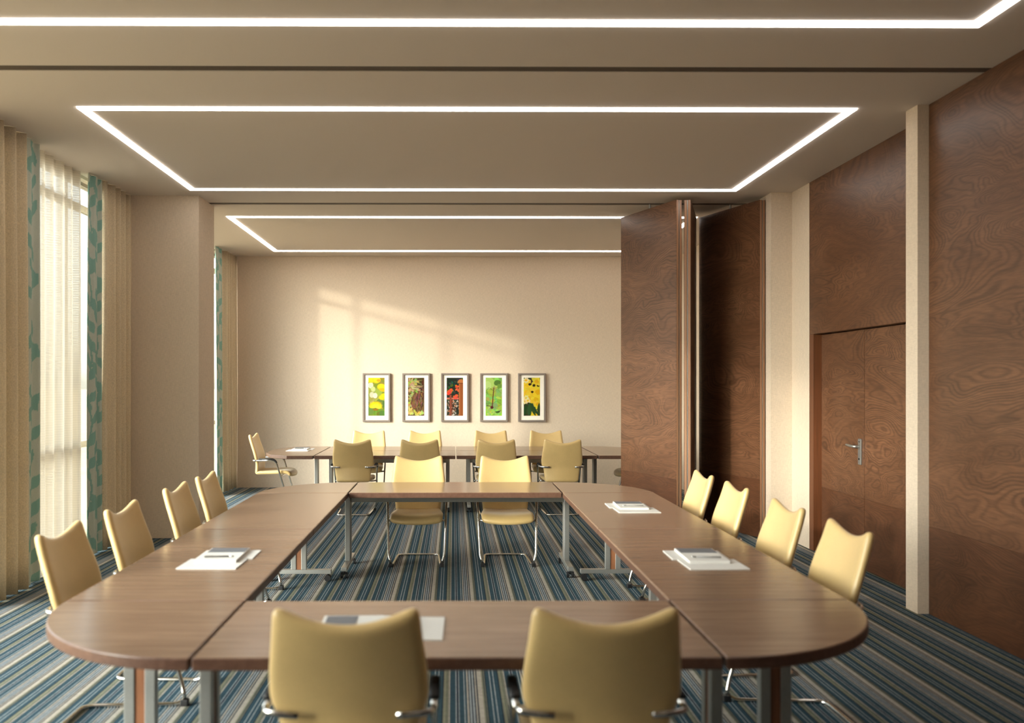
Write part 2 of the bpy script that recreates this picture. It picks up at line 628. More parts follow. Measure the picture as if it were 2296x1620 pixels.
# right wall: wood panelling, pilasters, doors
wr = thing('wall_right', 'wood panelled wall with double door and beige pilasters', 'wall')
del wr['category']
wr['kind'] = 'structure'
box('backing', (3.74, Y0, 0), (3.95, Y1, CH), M['wall'], wr)
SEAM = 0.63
def sheet(y0, y1, x0, z0, z1, mat):
    return box('panel', (x0, y0, z0), (3.74, y1, z1), M[mat], wr, 0.0015)
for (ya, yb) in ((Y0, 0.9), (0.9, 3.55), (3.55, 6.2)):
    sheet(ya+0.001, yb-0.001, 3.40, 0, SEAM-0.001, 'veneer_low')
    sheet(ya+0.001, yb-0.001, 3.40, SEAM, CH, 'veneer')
sheet(6.36, 8.63, XR, 2.13, CH, 'veneer')
sheet(8.53, 8.63, XR, 0, 2.129, 'jamb')
sheet(6.36, 6.75, XR, 0, 2.129, 'veneer')
box('pilaster', (3.32, 6.2, 0), (3.74, 6.36, CH), M['wall'], wr)
box('side_wall', (XR, 8.63, 0), (3.74, 9.07, CH), M['wall'], wr)
box('pilaster', (3.32, 9.07, 0), (3.74, 9.75, CH), M['wall'], wr)
box('side_wall', (XR, 9.75, 0), (3.74, Y1, CH), M['wall'], wr)

for k, (a, b) in enumerate(((7.642, 8.528), (6.752, 7.636))):
    d = thing('door_%d' % (k+1), ('door leaf of figured veneer with a silver lever handle' if k == 0 else 'door leaf of figured veneer partly behind the beige pilaster'), 'door', (3.62, (a+b)/2, 0))
    del d['category']
    d['kind'] = 'structure'
    hw = (b-a)/2
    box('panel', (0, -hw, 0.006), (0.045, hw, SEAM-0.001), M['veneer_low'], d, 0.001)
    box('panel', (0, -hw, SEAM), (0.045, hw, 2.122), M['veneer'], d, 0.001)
    if k == 0:
        h = MB().box((-0.016, -hw+0.035, 0.925), (0.0, -hw+0.09, 1.155)).build('door_handle', M['steel'], d, bevel=0.004)
        MB().tube([(-0.016, -hw+0.062, 1.085), (-0.05, -hw+0.062, 1.085), (-0.062, -hw+0.075, 1.085), (-0.064, -hw+0.10, 1.086), (-0.062, -hw+0.21, 1.092)], 0.012, 10).build('lever', M['steel'], h, smooth=True)
        MB().cyl((-0.016, -hw+0.062, 0.975), (-0.021, -hw+0.062, 0.975), 0.009, 12).build('keyhole', M['black'], h)
        MB().box((-0.018, -hw+0.048, 1.125), (-0.0155, -hw+0.076, 1.131)).build('indicator', M['black'], h)

# ------------------------------------------------------------------ outside
g = MB().box((-900, -600, -4.2), (-4.5, 700, -4.0)).build('ground', M['ground'])
struct(g, 'dry tan ground outside the windows')

# ------------------------------------------------------------------ curtains
def fold_x(y, amp, wl, seed):
    r = np.random.RandomState(seed)
    p = r.uniform(0, 6.28, 4)
    s = np.sin(2*PI*y/wl+p[0]+0.7*np.sin(2*PI*y/(wl*2.7)+p[1]))
    s = np.sign(s)*np.abs(s)**0.75
    return amp*s+0.25*amp*np.sin(2*PI*y/(wl*0.47)+p[2])

def cloth(name, mat, parent, y0, y1, x, amp, wl, seed, dy=0.009, nz=14, z0=0.012, z1=CH-0.004, thick=0.004, dz=None, pinch=0.0):
    ny_ = max(4, int((y1-y0)/dy))
    nz_ = nz if dz is None else int((z1-z0)/dz)
    yy = np.linspace(y0, y1, ny_+1)
    zz = np.linspace(z0, z1, nz_+1)
    Yg, Zg = np.meshgrid(yy, zz)
    t = (Zg-z0)/(z1-z0)
    X = x+fold_x(Yg+0.015*np.sin(3.1*t+seed), amp, wl, seed)*(0.75+0.35*(1-t))
    yc = (y0+y1)/2
    Yd = yc+(Yg-yc)*(1-pinch*np.sin(PI*t)**2)
    v = np.stack([X, Yd, Zg], -1).reshape(-1, 3)
    w = ny_+1
    idx = np.arange((nz_+1)*w).reshape(nz_+1, w)
    f = np.stack([idx[:-1, :-1], idx[:-1, 1:], idx[1:, 1:], idx[1:, :-1]], -1).reshape(-1, 4)
    mb = MB()
    mb.v = v.tolist()
    mb.f = f.tolist()
    mb.mi = [0]*len(f)
    o = mb.build(name, mat, parent, smooth=True)
    if thick:
        s = o.modifiers.new('solid', 'SOLIDIFY')
        s.thickness = thick
        s.offset = 0
    return o, Yg, Zg

def leaf_print(u, z, width, seed):
    """leaf print colours: a wavy stem with leaves left and right; u across, z up (metres)"""
    base = np.array(lin((194, 200, 188)))
    leaf = np.array(lin((138, 178, 168)))
    mask = np.zeros(u.shape, bool)
    r = random.Random(seed)
    ncol = max(1, int(round(width/0.20)))
    for c in range(ncol):
        cx = width*(c+0.5)/ncol
        ph = r.uniform(0, 6)
        stem = lambda q: cx+0.022*np.sin(2*PI*q/0.62+ph)
        mask |= np.abs(u-stem(z)) < 0.0065
        z_ = -0.1+r.uniform(0, 0.1)
        side = 1
        while z_ < 3.8:
            L = r.uniform(0.13, 0.18)
            a = side*r.uniform(0.35, 0.6)
            bx, bz = float(stem(np.array(z_))), z_
            dx, dz = math.sin(a), math.cos(a)
            if r.random() < 0.35:
                dz = -dz
            du, dv = u-bx, z-bz
            p = du*dx+dv*dz
            q = -du*dz+dv*dx
            t = np.clip((p-0.02)/L, 0, 1)
            half = 0.038*np.sin(PI*t**0.8)**0.9
            mask |= (np.abs(q) < half) & (p > 0.02) & (p < L+0.02)
            mask |= (np.abs(q) < 0.005) & (p > 0) & (p < 0.03)
            z_ += r.uniform(0.085, 0.12)
            side = -side
    return np.where(mask[..., None], leaf, base)

def curtain(label, yd0, yd1, yb0, yb1, x, wl, seed):
    t = thing('curtain', label, 'curtain', (0, 0, 0), 0, 'cream curtains with leaf printed borders')
    cloth('drape', M['drape'], t, yd0, yd1, x, 0.046, wl, seed)
    o, Yg, Zg = cloth('leaf_border', M['print_cloth'], t, yb0, yb1, x-0.01, 0.018, 0.16, seed+5, dy=0.006, dz=0.008)
    o['label'] = 'teal leaf printed border'
    cols = leaf_print(Yg-yb0, Zg, yb1-yb0, seed)
    set_col(o, cols.reshape(-1, 3))
    return t

curtain('cream curtain with teal leaf border at the left edge of the photo', 6.30, 7.04, 7.045, 7.27, -3.45, 0.19, 3)
curtain('cream curtain with teal leaf border between sheer and beige column', 8.54, 9.268, 8.25, 8.55, -3.45, 0.15, 8)
curtain('cream curtain with teal leaf border beyond the column', 13.05, 13.726, 12.66, 13.045, -3.45, 0.14, 12)
sh, _, _ = cloth('sheer_curtain', M['sheer'], None, 7.12, 8.31, -3.535, 0.034, 0.19, 21, thick=0)
tag(sh, 'white sheer curtain hanging in front of the window between leaf borders', 'sheer curtain')

# ------------------------------------------------------------------ folding partition panels
def folding_panel(label, near, far, side):
    """near and far: plan points of the face seen; side: +1 when the thickness lies to the right of it"""
    n_, f_ = Vector(near), Vector(far)
    d = f_-n_
    L = d.length
    rz = math.atan2(d.y, d.x)
    t = thing('folding_panel', label, 'partition panel', (*near, 0), rz, 'wood veneered folding partition panels')
    H, TH = 3.59, 0.07
    s = -side
    box('core', (0.012, s*0.004, 0.012), (L-0.012, s*(TH-0.004), H), M['jamb'], t)
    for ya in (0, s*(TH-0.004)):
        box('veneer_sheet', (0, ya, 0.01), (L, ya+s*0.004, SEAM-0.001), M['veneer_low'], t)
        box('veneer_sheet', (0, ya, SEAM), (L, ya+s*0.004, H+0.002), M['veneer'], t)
    for xa in (0.0, L-0.012):
        c = xa+0.006
        for q0, q1 in ((0.005, 0.029), (0.041, 0.065)):
            e = MB().box((c-0.009, s*q0, 0.012), (c+0.009, s*q1, H))
            e.build('edge_strip', M['edge_strip'], t, bevel=0.002)
        MB().box((c-0.008, s*0.033, 0.012), (c+0.008, s*0.037, H)).build('edge_profile', M['steel'], t)
        MB().box((c-0.004, s*0.029, 0.012), (c+0.004, s*0.041, H-0.001)).build('edge_seal', M['black'], t)
    for xa in (L*0.5,):
        MB().cyl((xa, s*TH/2, H-0.005), (xa, s*TH/2, CH+0.02), 0.012, 10).build('hanger', M['steel'], t)
    return t

folding_panel('wood partition panel turned broadside, nearest the framed pictures', (2.36, 9.2), (1.97, 10.22), 1)
folding_panel('wood partition panel seen edge on, hinged in the middle of three', (2.515, 9.2), (2.86, 10.22), -1)
folding_panel('dark wood partition panel folded against the beige pilaster', (3.246, 9.2), (2.89, 10.22), 1)

# ------------------------------------------------------------------ tables
TZ, TT = 0.73, 0.045

def table_leg(parent, x, y, along, half, z1=TZ-TT-0.003):
    """T leg: foot bar with casters, two steel posts and a wooden inlay; 'along' is the foot direction"""
    R = (lambda p, q: (x+p, y+q)) if along == 'x' else (lambda p, q: (x+q, y+p))
    def bx(mbld, p0, p1, q0, q1, za, zb):
        a, b = R(p0, q0), R(p1, q1)
        return mbld.box((a[0], a[1], za), (b[0], b[1], zb))
    leg = bx(MB(), -half, half, -0.024, 0.024, 0.062, 0.097).build('leg', M['steel'], parent, bevel=0.003)
    for s in (-1, 1):
        bx(MB(), s*0.021, s*0.064, -0.022, 0.022, 0.097, z1).build('post', M['steel'], leg, bevel=0.003)
    bx(MB(), -0.0205, 0.0205, -0.016, 0.016, 0.097, z1-0.001).build('wood_inlay', M['inlay'], leg)
    for s in (-1, 1):
        cx_ = s*(half-0.03)
        c = MB()
        for q in (-0.021, 0.021):
            a, b = R(cx_, q-0.009), R(cx_, q+0.009)
            c.tube([(*a, 0.027), (*b, 0.027)], 0.026, 14)
        a = R(cx_, 0)
        c.tube([(*a, 0.03), (*a, 0.063)], 0.010, 8)
        c.build('caster', M['black'], leg)
    return leg

def straight_table(label, x0, x1, y0, y1, legs, rail, grp='straight conference tables'):
    cx_, cy_ = (x0+x1)/2, (y0+y1)/2
    t = thing('conference_table', label, 'table', (cx_, cy_, 0), 0, grp)
    hx, hy = (x1-x0)/2, (y1-y0)/2
    MB().prism([(-hx, -hy), (hx, -hy), (hx, hy), (-hx, hy)], TZ-TT, TZ, 0, 1).build('tabletop', [M['top_x'], M['edge']], t, bevel=0.007, seg=3)
    for (lx, ly, al, half) in legs:
        table_leg(t, lx-cx_, ly-cy_, al, half)
    (rx0, ry0), (rx1, ry1) = rail
    if abs(rx1-rx0) > abs(ry1-ry0):
        a, b = (rx0-cx_, ry0-cy_-0.02, 0.605), (rx1-cx_, ry0-cy_+0.02, TZ-TT-0.004)
    else:
        a, b = (rx0-cx_-0.02, ry0-cy_, 0.605), (rx0-cx_+0.02, ry1-cy_, TZ-TT-0.004)
    box('rail', a, b, M['steel'], t, 0.003)
    return t

g_ = 0.005
XI0, XI1, XO0, XO1 = -0.885, 0.915, -1.645, 1.685
straight_table('nearest conference table with the two big chair backs in front of it', XI0+g_, XI1-g_, 2.925, 3.693,
               [(-0.925, 3.31, 'y', 0.33), (0.985, 3.31, 'y', 0.33)], ((-0.90, 3.31), (0.96, 3.31)))
straight_table('table closing the far end of the near square, two front-facing chairs behind it', XI0+g_, XI1-g_, 7.303, 8.083,
               [(-0.925, 7.66, 'y', 0.32), (0.99, 7.66, 'y', 0.32)], ((-0.90, 7.66), (0.97, 7.66)))
for side, xa, xb, lx in ((-1, XO0, XI0, -1.29), (1, XI1, XO1, 1.33)):
    nm = 'window side' if side < 0 else 'door side'
    straight_table('near table on the %s, joined to the rounded front corner' % nm, xa, xb, 3.697+g_, 5.50-g_/2,
                   [(lx, 3.60, 'x', 0.27), (lx, 5.40, 'x', 0.27)], ((lx, 3.62), (lx, 5.38)))
    straight_table('second table on the %s, farther from the camera' % nm, xa, xb, 5.50+g_/2, 7.30-g_,
                   [(lx, 5.62, 'x', 0.27), (lx, 7.27, 'x', 0.27)], ((lx, 5.64), (lx, 7.25)))

def corner_table(label, poly):
    cx_ = sum(p[0] for p in poly)/len(poly)
    cy_ = sum(p[1] for p in poly)/len(poly)
    t = MB().prism([(x-cx_, y-cy_) for x, y in poly], TZ-TT, TZ, 0, 1).build('corner_table', [M['top_x'], M['edge']], bevel=0.007, seg=3)
    t.location = (cx_, cy_, 0)
    return tag(t, label, 'table', 'rounded corner tables')

W1, W2 = 0.755, 0.765
def quarter(cx_, cy_, rx, ry, a0, a1, n=28):
    return [(cx_, cy_)]+[(cx_+rx*math.cos(a0+(a1-a0)*i/n), cy_+ry*math.sin(a0+(a1-a0)*i/n)) for i in range(n+1)]
corner_table('rounded corner tabletop at the near left, by the window', quarter(XI0-g_, 3.697, W1, 0.772, PI, 1.5*PI))
corner_table('rounded corner tabletop at the near right, by the wood panelled wall', quarter(XI1+g_, 3.697, W2, 0.772, 1.5*PI, 2*PI))
corner_table('rounded corner tabletop at the far left of the near square', quarter(XI0-g_, 7.303, W1, 0.78, PI/2, PI))
corner_table('rounded corner tabletop at the far right, beside the partition panels', quarter(XI1+g_, 7.303, W2, 0.78, 0, PI/2))

# far section: four straight tables back to back with rounded ends
FX = [-1.77, 0.03, 1.83]
FL = [['front left table of the far block, below the first pictures', 'front right table of the far block, ending near the partition'],
      ['rear left table of the far block, against the picture wall chairs', 'rear right table of the far block, against the picture wall chairs']]
for r_, (ya, yb) in enumerate(((11.0, 11.795), (11.805, 12.60))):
    for c_ in range(2):
        xa, xb = FX[c_]+0.008, FX[c_+1]-0.008
        ym = (ya+yb)/2
        straight_table(FL[r_][c_], xa, xb, ya, yb, [(xa+0.16, ym, 'y', 0.32), (xb-0.10, ym, 'y', 0.32)], ((xa+0.18, ym), (xb-0.12, ym)), 'straight tables of the far block')
for s, xe, lab in ((-1, FX[0]-0.008, 'rounded end table of the far block with a notepad, by the lone side chair'), (1, FX[2]+0.008, 'rounded end table of the far block half hidden by the partition')):
    pts = [(0, -0.8), (s*0.33, -0.8), (s*0.58, -0.62), (s*0.69, -0.33), (s*0.72, 0), (s*0.69, 0.33), (s*0.58, 0.62), (s*0.33, 0.8), (0, 0.8)]
    if s < 0:
        pts = pts[::-1]
    t = thing('end_table', lab, 'table', (xe, 11.8, 0), 0, 'end tables of the far block')
    MB().prism(pts, TZ-TT, TZ, 0, 1).build('tabletop', [M['top_x'], M['edge']], t, bevel=0.006, seg=2)
    table_leg(t, s*0.075, 0.0, 'y', 0.5)

# ------------------------------------------------------------------ chairs
def cushion(name, parent, fn, nu, nv, thick, rim, sub=2):
    """closed padded shell round a centre surface fn(u,v) -> Vector, u,v in 0..1"""
    P = [[fn(i/nu, j/nv) for i in range(nu+1)] for j in range(nv+1)]
    def nrm(j, i):
        a = P[j][min(i+1, nu)]-P[j][max(i-1, 0)]
        b = P[min(j+1, nv)][i]-P[max(j-1, 0)][i]
        return a.cross(b).normalized()
    mb = MB()
    F = [[None]*(nu+1) for _ in range(nv+1)]
    B = [[None]*(nu+1) for _ in range(nv+1)]
    for j in range(nv+1):
        for i in range(nu+1):
            n_ = nrm(j, i)
            F[j][i] = len(mb.v); mb.v.append(tuple(P[j][i]+n_*thick/2))
            B[j][i] = len(mb.v); mb.v.append(tuple(P[j][i]-n_*thick/2))
    for j in range(nv):
        for i in range(nu):
            mb.f.append((F[j][i], F[j][i+1], F[j+1][i+1], F[j+1][i]))
            mb.f.append((B[j][i], B[j+1][i], B[j+1][i+1], B[j][i+1]))
    loop = [(0, i) for i in range(nu)]+[(j, nu) for j in range(nv)]+[(nv, i) for i in range(nu, 0, -1)]+[(j, 0) for j in range(nv, 0, -1)]
    mid = []
    for (j, i) in loop:
        j2 = 1 if j == 0 else (nv-1 if j == nv else j)
        i2 = 1 if i == 0 else (nu-1 if i == nu else i)
        d = (P[j][i]-P[j2][i2]).normalized()
        mid.append(len(mb.v)); mb.v.append(tuple(P[j][i]+d*rim))
    n_ = len(loop)
    for k in range(n_):
        l = (k+1) % n_
        a, b = loop[k], loop[l]
        mb.f.append((F[b[0]][b[1]], F[a[0]][a[1]], mid[k], mid[l]))
        mb.f.append((B[a[0]][a[1]], B[b[0]][b[1]], mid[l], mid[k]))
    mb.mi = [0]*len(mb.f)
    return mb.build(name, M['leather'], parent, smooth=True, subsurf=sub)

def interp(tab, x):
    return float(np.interp(x, [t[0] for t in tab], [t[1] for t in tab]))

BACK_Y = [(0.40, -0.232), (0.50, -0.224), (0.60, -0.222), (0.68, -0.240), (0.76, -0.266), (0.84, -0.294), (0.90, -0.312), (0.97, -0.330)]
BACK_W = [(0.40, 0.198), (0.47, 0.203), (0.54, 0.211), (0.595, 0.220), (0.622, 0.242), (0.66, 0.247), (0.74, 0.243), (0.84, 0.230), (0.92, 0.222), (0.97, 0.218)]
def back_fn(u, v):
    s = 2*u-1
    zt = 0.893+0.060*abs(s)**1.9
    z0 = 0.425
    z = z0+(zt-z0)*v
    w = interp(BACK_W, z)
    y = interp(BACK_Y, z)+0.030*s*s-0.008
    return Vector((w*s, y, z))
SEAT = [(0.0, -0.225, 0.428), (0.12, -0.16, 0.428), (0.4, 0.0, 0.432), (0.65, 0.13, 0.438), (0.82, 0.215, 0.436), (0.93, 0.26, 0.420), (1.0, 0.275, 0.394)]
def seat_fn(u, v):
    s = 2*u-1
    y = interp([(t[0], t[1]) for t in SEAT], v)
    z = interp([(t[0], t[2]) for t in SEAT], v)
    w = interp([(0, 0.198), (0.3, 0.215), (0.6, 0.228), (0.9, 0.226), (1, 0.222)], v)
    return Vector((w*s, y-0.035*s*s*v, z+0.012*s*s))

def bez(pts, n=6, r=0.05):
    """round the corners of a polyline"""
    P = [Vector(p) for p in pts]
    out = [P[0]]
    for i in range(1, len(P)-1):
        a, b, c = P[i-1], P[i], P[i+1]
        rr = min(r, (a-b).length*0.48, (c-b).length*0.48)
        p0, p1 = b+(a-b).normalized()*rr, b+(c-b).normalized()*rr
        for k in range(n+1):
            t = k/n
            out.append(p0*(1-t)**2+b*2*t*(1-t)+p1*t*t)
    out.append(P[-1])
    return out

def make_chair():
    t = thing('conference_chair', '', 'chair')
    cushion('backrest', t, back_fn, 10, 14, 0.046, 0.015)
    cushion('seat', t, seat_fn, 10, 12, 0.052, 0.018)
    r = 0.0115
    for s in (-1, 1):
        path = bez([(s*0.272, -0.200, 0.607), (s*0.272, 0.055, 0.612), (s*0.252, 0.215, 0.10), (s*0.228, 0.235, 0.032)], 7, 0.07)
        MB().tube(path, r, 10).build('leg', M['chrome'], t, smooth=True)
        pad = bez([(s*0.272, -0.165, 0.626), (s*0.272, 0.050, 0.631), (s*0.266, 0.105, 0.50)], 6, 0.06)[:-1]
        MB().tube(pad, 0.010, 10, flat=1.9).build('arm_pad', M['black'], t, smooth=True)
        br = MB().tube(bez([(s*0.155, -0.268, 0.605), (s*0.225, -0.258, 0.606), (s*0.272, -0.235, 0.607), (s*0.272, -0.195, 0.607)], 4, 0.03), 0.012, 8, flat=0.6)
        br.build('bracket', M['chrome'], t, smooth=True)
        MB().box((s*0.210, 0.215, 0.0), (s*0.248, 0.255, 0.034)).build('glide', M['black'], t, bevel=0.005)
    run = bez([(-0.228, 0.232, 0.030), (-0.214, 0.195, 0.0125), (-0.192, -0.265, 0.0125), (0.192, -0.265, 0.0125), (0.214, 0.195, 0.0125), (0.228, 0.232, 0.030)], 6, 0.06)
    MB().tube(run, r, 10).build('runner', M['chrome'], t, smooth=True)
    MB().tube([(-0.262, 0.118, 0.399), (-0.20, 0.118, 0.392), (0.20, 0.118, 0.392), (0.262, 0.118, 0.399)], 0.010, 8).build('seat_support', M['chrome'], t, smooth=True)
    return t

CHAIR = make_chair()
FIRST = [True]
def place_chair(x, y, face, label, group):
    """x, y: where the top of the back stands; face: heading of the sitter"""
    c = CHAIR if FIRST[0] else copy_tree(CHAIR)
    FIRST[0] = False
    rz = math.atan2(face[1], face[0])-PI/2
    off = Matrix.Rotation(rz, 3, 'Z') @ Vector((0, 0.312, 0))
    c.location = (x+off.x, y+off.y, 0)
    c.rotation_euler = (0, 0, rz)
    c['label'] = label
    c['group'] = group
    return c

G1 = 'yellow chairs round the near square of tables'
G2 = 'yellow chairs round the far block'
place_chair(-0.335, 2.70, (0, 1), 'left of two big yellow chairs seen from behind in front', G1)
place_chair(0.475, 2.70, (0, 1), 'right of two big yellow chairs seen from behind in front', G1)
place_chair(-0.335, 8.36, (0, -1), 'yellow chair facing the camera behind the far table, left of the pair', G1)
place_chair(0.490, 8.36, (0, -1), 'yellow chair facing the camera behind the far table, right of the pair', G1)
ORD = ['nearest', 'second', 'third', 'farthest']
for k, y in enumerate((4.24, 5.03, 6.00, 6.73)):
    place_chair(-1.925, y, (1, 0), '%s yellow chair in the row along the curtains' % ORD[k], G1)
for k, y in enumerate((4.28, 5.07, 5.99, 6.78)):
    place_chair(1.965, y, (-1, 0), '%s pale yellow chair in the sunlit row by the door' % ORD[k], G1)
PIC = ['leftmost', 'second from the left', 'third from the left', 'rightmost']
for k, x in enumerate((-1.25, -0.42, 0.53, 1.35)):
    place_chair(x, 10.74, (0, 1), 'yellow chair, back to camera at the far block, %s of four' % PIC[k], G2)
for k, x in enumerate((-1.24, -0.42, 0.545, 1.355)):
    place_chair(x, 12.77, (0, -1), 'yellow chair along the picture wall, %s of four' % PIC[k], G2)
place_chair(-2.755, 11.95, (1, 0), 'lone yellow chair seen from the side at the left end of the far block', G2)
place_chair(2.80, 11.85, (-1, 0), 'yellow chair at the right end of the far block, mostly behind the partition', G2)

# ------------------------------------------------------------------ stationery
def stationery(x, y, rz, mirror, where):
    """two pads side by side, a notebook with a grey band lying on them and a pen; local x across, y away from the sitter"""
    m = -1 if mirror else 1
    c, s = math.cos(rz), math.sin(rz)
    def put(o, px, py, z, r=0.0):
        px *= m
        o.location = (x+c*px-s*py, y+s*px+c*py, z)
        o.rotation_euler = (0, 0, rz+m*r)
    def sheet_(lab, px, py, z, r, w=0.232, h=0.298, th=0.005):
        o = MB().box((-w/2, -h/2, 0), (w/2, h/2, th)).build('paper_pad', M['paper'], bevel=0.0008, seg=1)
        put(o, px, py, z, r)
        tag(o, lab, 'paper pad', 'white pads on the tables')
    sheet_('white pad under the grey band on the %s' % where, -0.119, 0.012, TZ, 0.02)
    sheet_('bare white pad beside the grey band on the %s' % where, 0.117, -0.010, TZ, -0.02)
    t = thing('notebook', 'grey banded notebook on the %s' % where, 'notebook', (0, 0, 0), 0, 'notebooks on the tables')
    put(t, -0.055, 0.0, TZ+0.0055, 0.02)
    w, h = 0.335, 0.205
    box('cover', (-w/2, -h/2, 0), (w/2, h/2, 0.014), M['paper'], t, 0.001)
    q = box('grey_band', (-m*w/2+m*0.008, -h/2+0.006, 0.014), (-m*w/2+m*0.125, h/2-0.006, 0.0155), M['card_grey'], t)
    q['label'] = 'dark grey band'
    p = thing('pen', 'slim grey pen on the %s' % where, 'pen', (0, 0, 0), 0, 'pens on the tables')
    put(p, 0.035, 0.0, TZ+0.0242, 0.10)
    MB().tube([(0, -0.075, 0), (0, -0.07, 0), (0, 0.05, 0)], 0.0045, 10).build('barrel', M['pen'], p, smooth=True)
    MB().tube([(0, 0.05, 0), (0, 0.066, 0), (0, 0.074, 0)], 0.0040, 8).build('tip', M['steel'], p, smooth=True)
    MB().box((-0.0012, -0.072, 0.0040), (0.0012, -0.03, 0.0065)).build('clip', M['steel'], p)

stationery(-0.27, 3.28, 0, False, 'front table behind the left big chair')
stationery(-1.215, 4.55, -PI/2, False, 'near table by the window')
stationery(1.305, 4.52, PI/2, True, 'near table on the door side')
stationery(1.312, 6.39, PI/2, True, 'second table on the door side')
stationery(-2.10, 11.95, -PI/2, False, 'rounded end table of the far block')

# ------------------------------------------------------------------ pictures
class Painter:
    """flat print built from coloured shapes, each a hair above the last; u,v in 0..1 of the print"""
    def __init__(s, w, h):
        s.w, s.h, s.v, s.f, s.c, s.k = w, h, [], [], [], 0
    def poly(s, pts, col, centre=None):
        s.k += 1
        y = -0.000004*s.k
        o = len(s.v)
        cx_ = centre or (sum(p[0] for p in pts)/len(pts), sum(p[1] for p in pts)/len(pts))
        cl = lin(col)
        for u, v in [cx_]+list(pts):
            u, v = min(1, max(0, u)), min(1, max(0, v))
            s.v.append(((u-0.5)*s.w, y, (v-0.5)*s.h))
            s.c.append(cl)
        n_ = len(pts)
        for i in range(n_):
            s.f.append((o, o+1+i, o+1+(i+1) % n_))
    def rect(s, u0, v0, u1, v1, col):
        s.poly([(u0, v0), (u1, v0), (u1, v1), (u0, v1)], col)
    def ell(s, cx_, cy_, rx, ry, col, rot=0, n=14, rag=0.0):
        a = s.w/s.h
        pts = []
        for i in range(n):
            t = 2*PI*i/n
            k = 1+rag*random.uniform(-1, 1)
            ex, ey = rx*k*math.cos(t), ry*k*math.sin(t)
            pts.append((cx_+ex*math.cos(rot)-ey*math.sin(rot), cy_+(ex*math.sin(rot)+ey*math.cos(rot))*a))
        s.poly(pts, col)
    def leaf(s, x, y, L, wd, ang, col):
        a = s.w/s.h
        pts = []
        for i in range(9):
            t = i/8
            pts.append((t*L, wd*math.sin(PI*t)))
        for i in range(7, 0, -1):
            t = i/8
            pts.append((t*L, -wd*math.sin(PI*t)))
        s.poly([(x+p*math.cos(ang)-q*math.sin(ang), y+(p*math.sin(ang)+q*math.cos(ang))*a) for p, q in pts], col,
               (x+L/2*math.cos(ang), y+L/2*math.sin(ang)*a))
    def line(s, pts, wd, col):
        a = s.w/s.h
        for (x0, y0), (x1, y1) in zip(pts[:-1], pts[1:]):
            dx, dy = x1-x0, (y1-y0)/a
            l = math.hypot(dx, dy) or 1
            nx_, ny_ = -dy/l*wd/2, dx/l*wd/2*a
            s.poly([(x0-nx_, y0-ny_), (x1-nx_, y1-ny_), (x1+nx_, y1+ny_), (x0+nx_, y0+ny_)], col)
    def build(s, parent):
        mb = MB()
        mb.v, mb.f, mb.mi = s.v, s.f, [0]*len(s.f)
        o = mb.build('print', M['print'], parent)
        set_col(o, np.array(s.c)*0.72)
        return o

R = random.Random(11)
def jit(c, d):
    return tuple(max(0, min(255, int(v+R.uniform(-d, d)))) for v in c)

def pic_yellow(p):
    p.rect(0, 0, 1, 1, (120, 140, 50))
    for _ in range(60):
        v = R.random()
        c = (96, 128, 48) if v < 0.35 else ((150, 160, 80) if v < 0.7 else (140, 140, 50))
        p.ell(R.random(), v, R.uniform(0.12, 0.3), R.uniform(0.12, 0.3), jit(c, 16))
    for (x, y, r, c) in ((0.22, 0.55, 0.15, (196, 198, 164)), (0.42, 0.53, 0.14, (214, 212, 190)), (0.15, 0.80, 0.16, (206, 212, 178)), (0.3, 0.70, 0.14, (190, 196, 140))):
        p.ell(x, y, r, r*1.2, c)
        p.ell(x, y, r*0.7, r*0.8, jit(c, 8))
    for (x, y, r) in ((0.18, 0.96, 0.30), (0.5, 0.94, 0.26), (0.80, 0.76, 0.26), (0.92, 0.71, 0.24), (0.84, 0.48, 0.20), (0.96, 0.52, 0.22)):
        p.ell(x, y, r, r*0.75, (226, 196, 34))
        p.ell(x+0.02, y+0.01, r*0.8, r*0.55, (250, 222, 34))
    p.ell(0.62, 0.93, 0.12, 0.08, (236, 160, 36))
    p.ell(0.85, 0.69, 0.18, 0.10, (240, 180, 30))
    p.line([(0.47, 0.15), (0.48, 0.0)], 0.05, (120, 150, 60))
    for row, (cy_, L, wd, c) in enumerate(((0.255, 0.47, 0.042, (226, 190, 16)), (0.245, 0.40, 0.040, (244, 216, 24)), (0.235, 0.30, 0.036, (255, 232, 60)))):
        for k in range(17):
            a = PI*(-0.06+1.12*(k+0.5*(row % 2))/17)
            p.leaf(0.45, cy_-0.02, L*(0.72+0.28*abs(math.cos(a)))*R.uniform(0.92, 1.06), wd, a, jit(c, 12))
    p.ell(0.45, 0.165, 0.18, 0.07, (150, 110, 20))

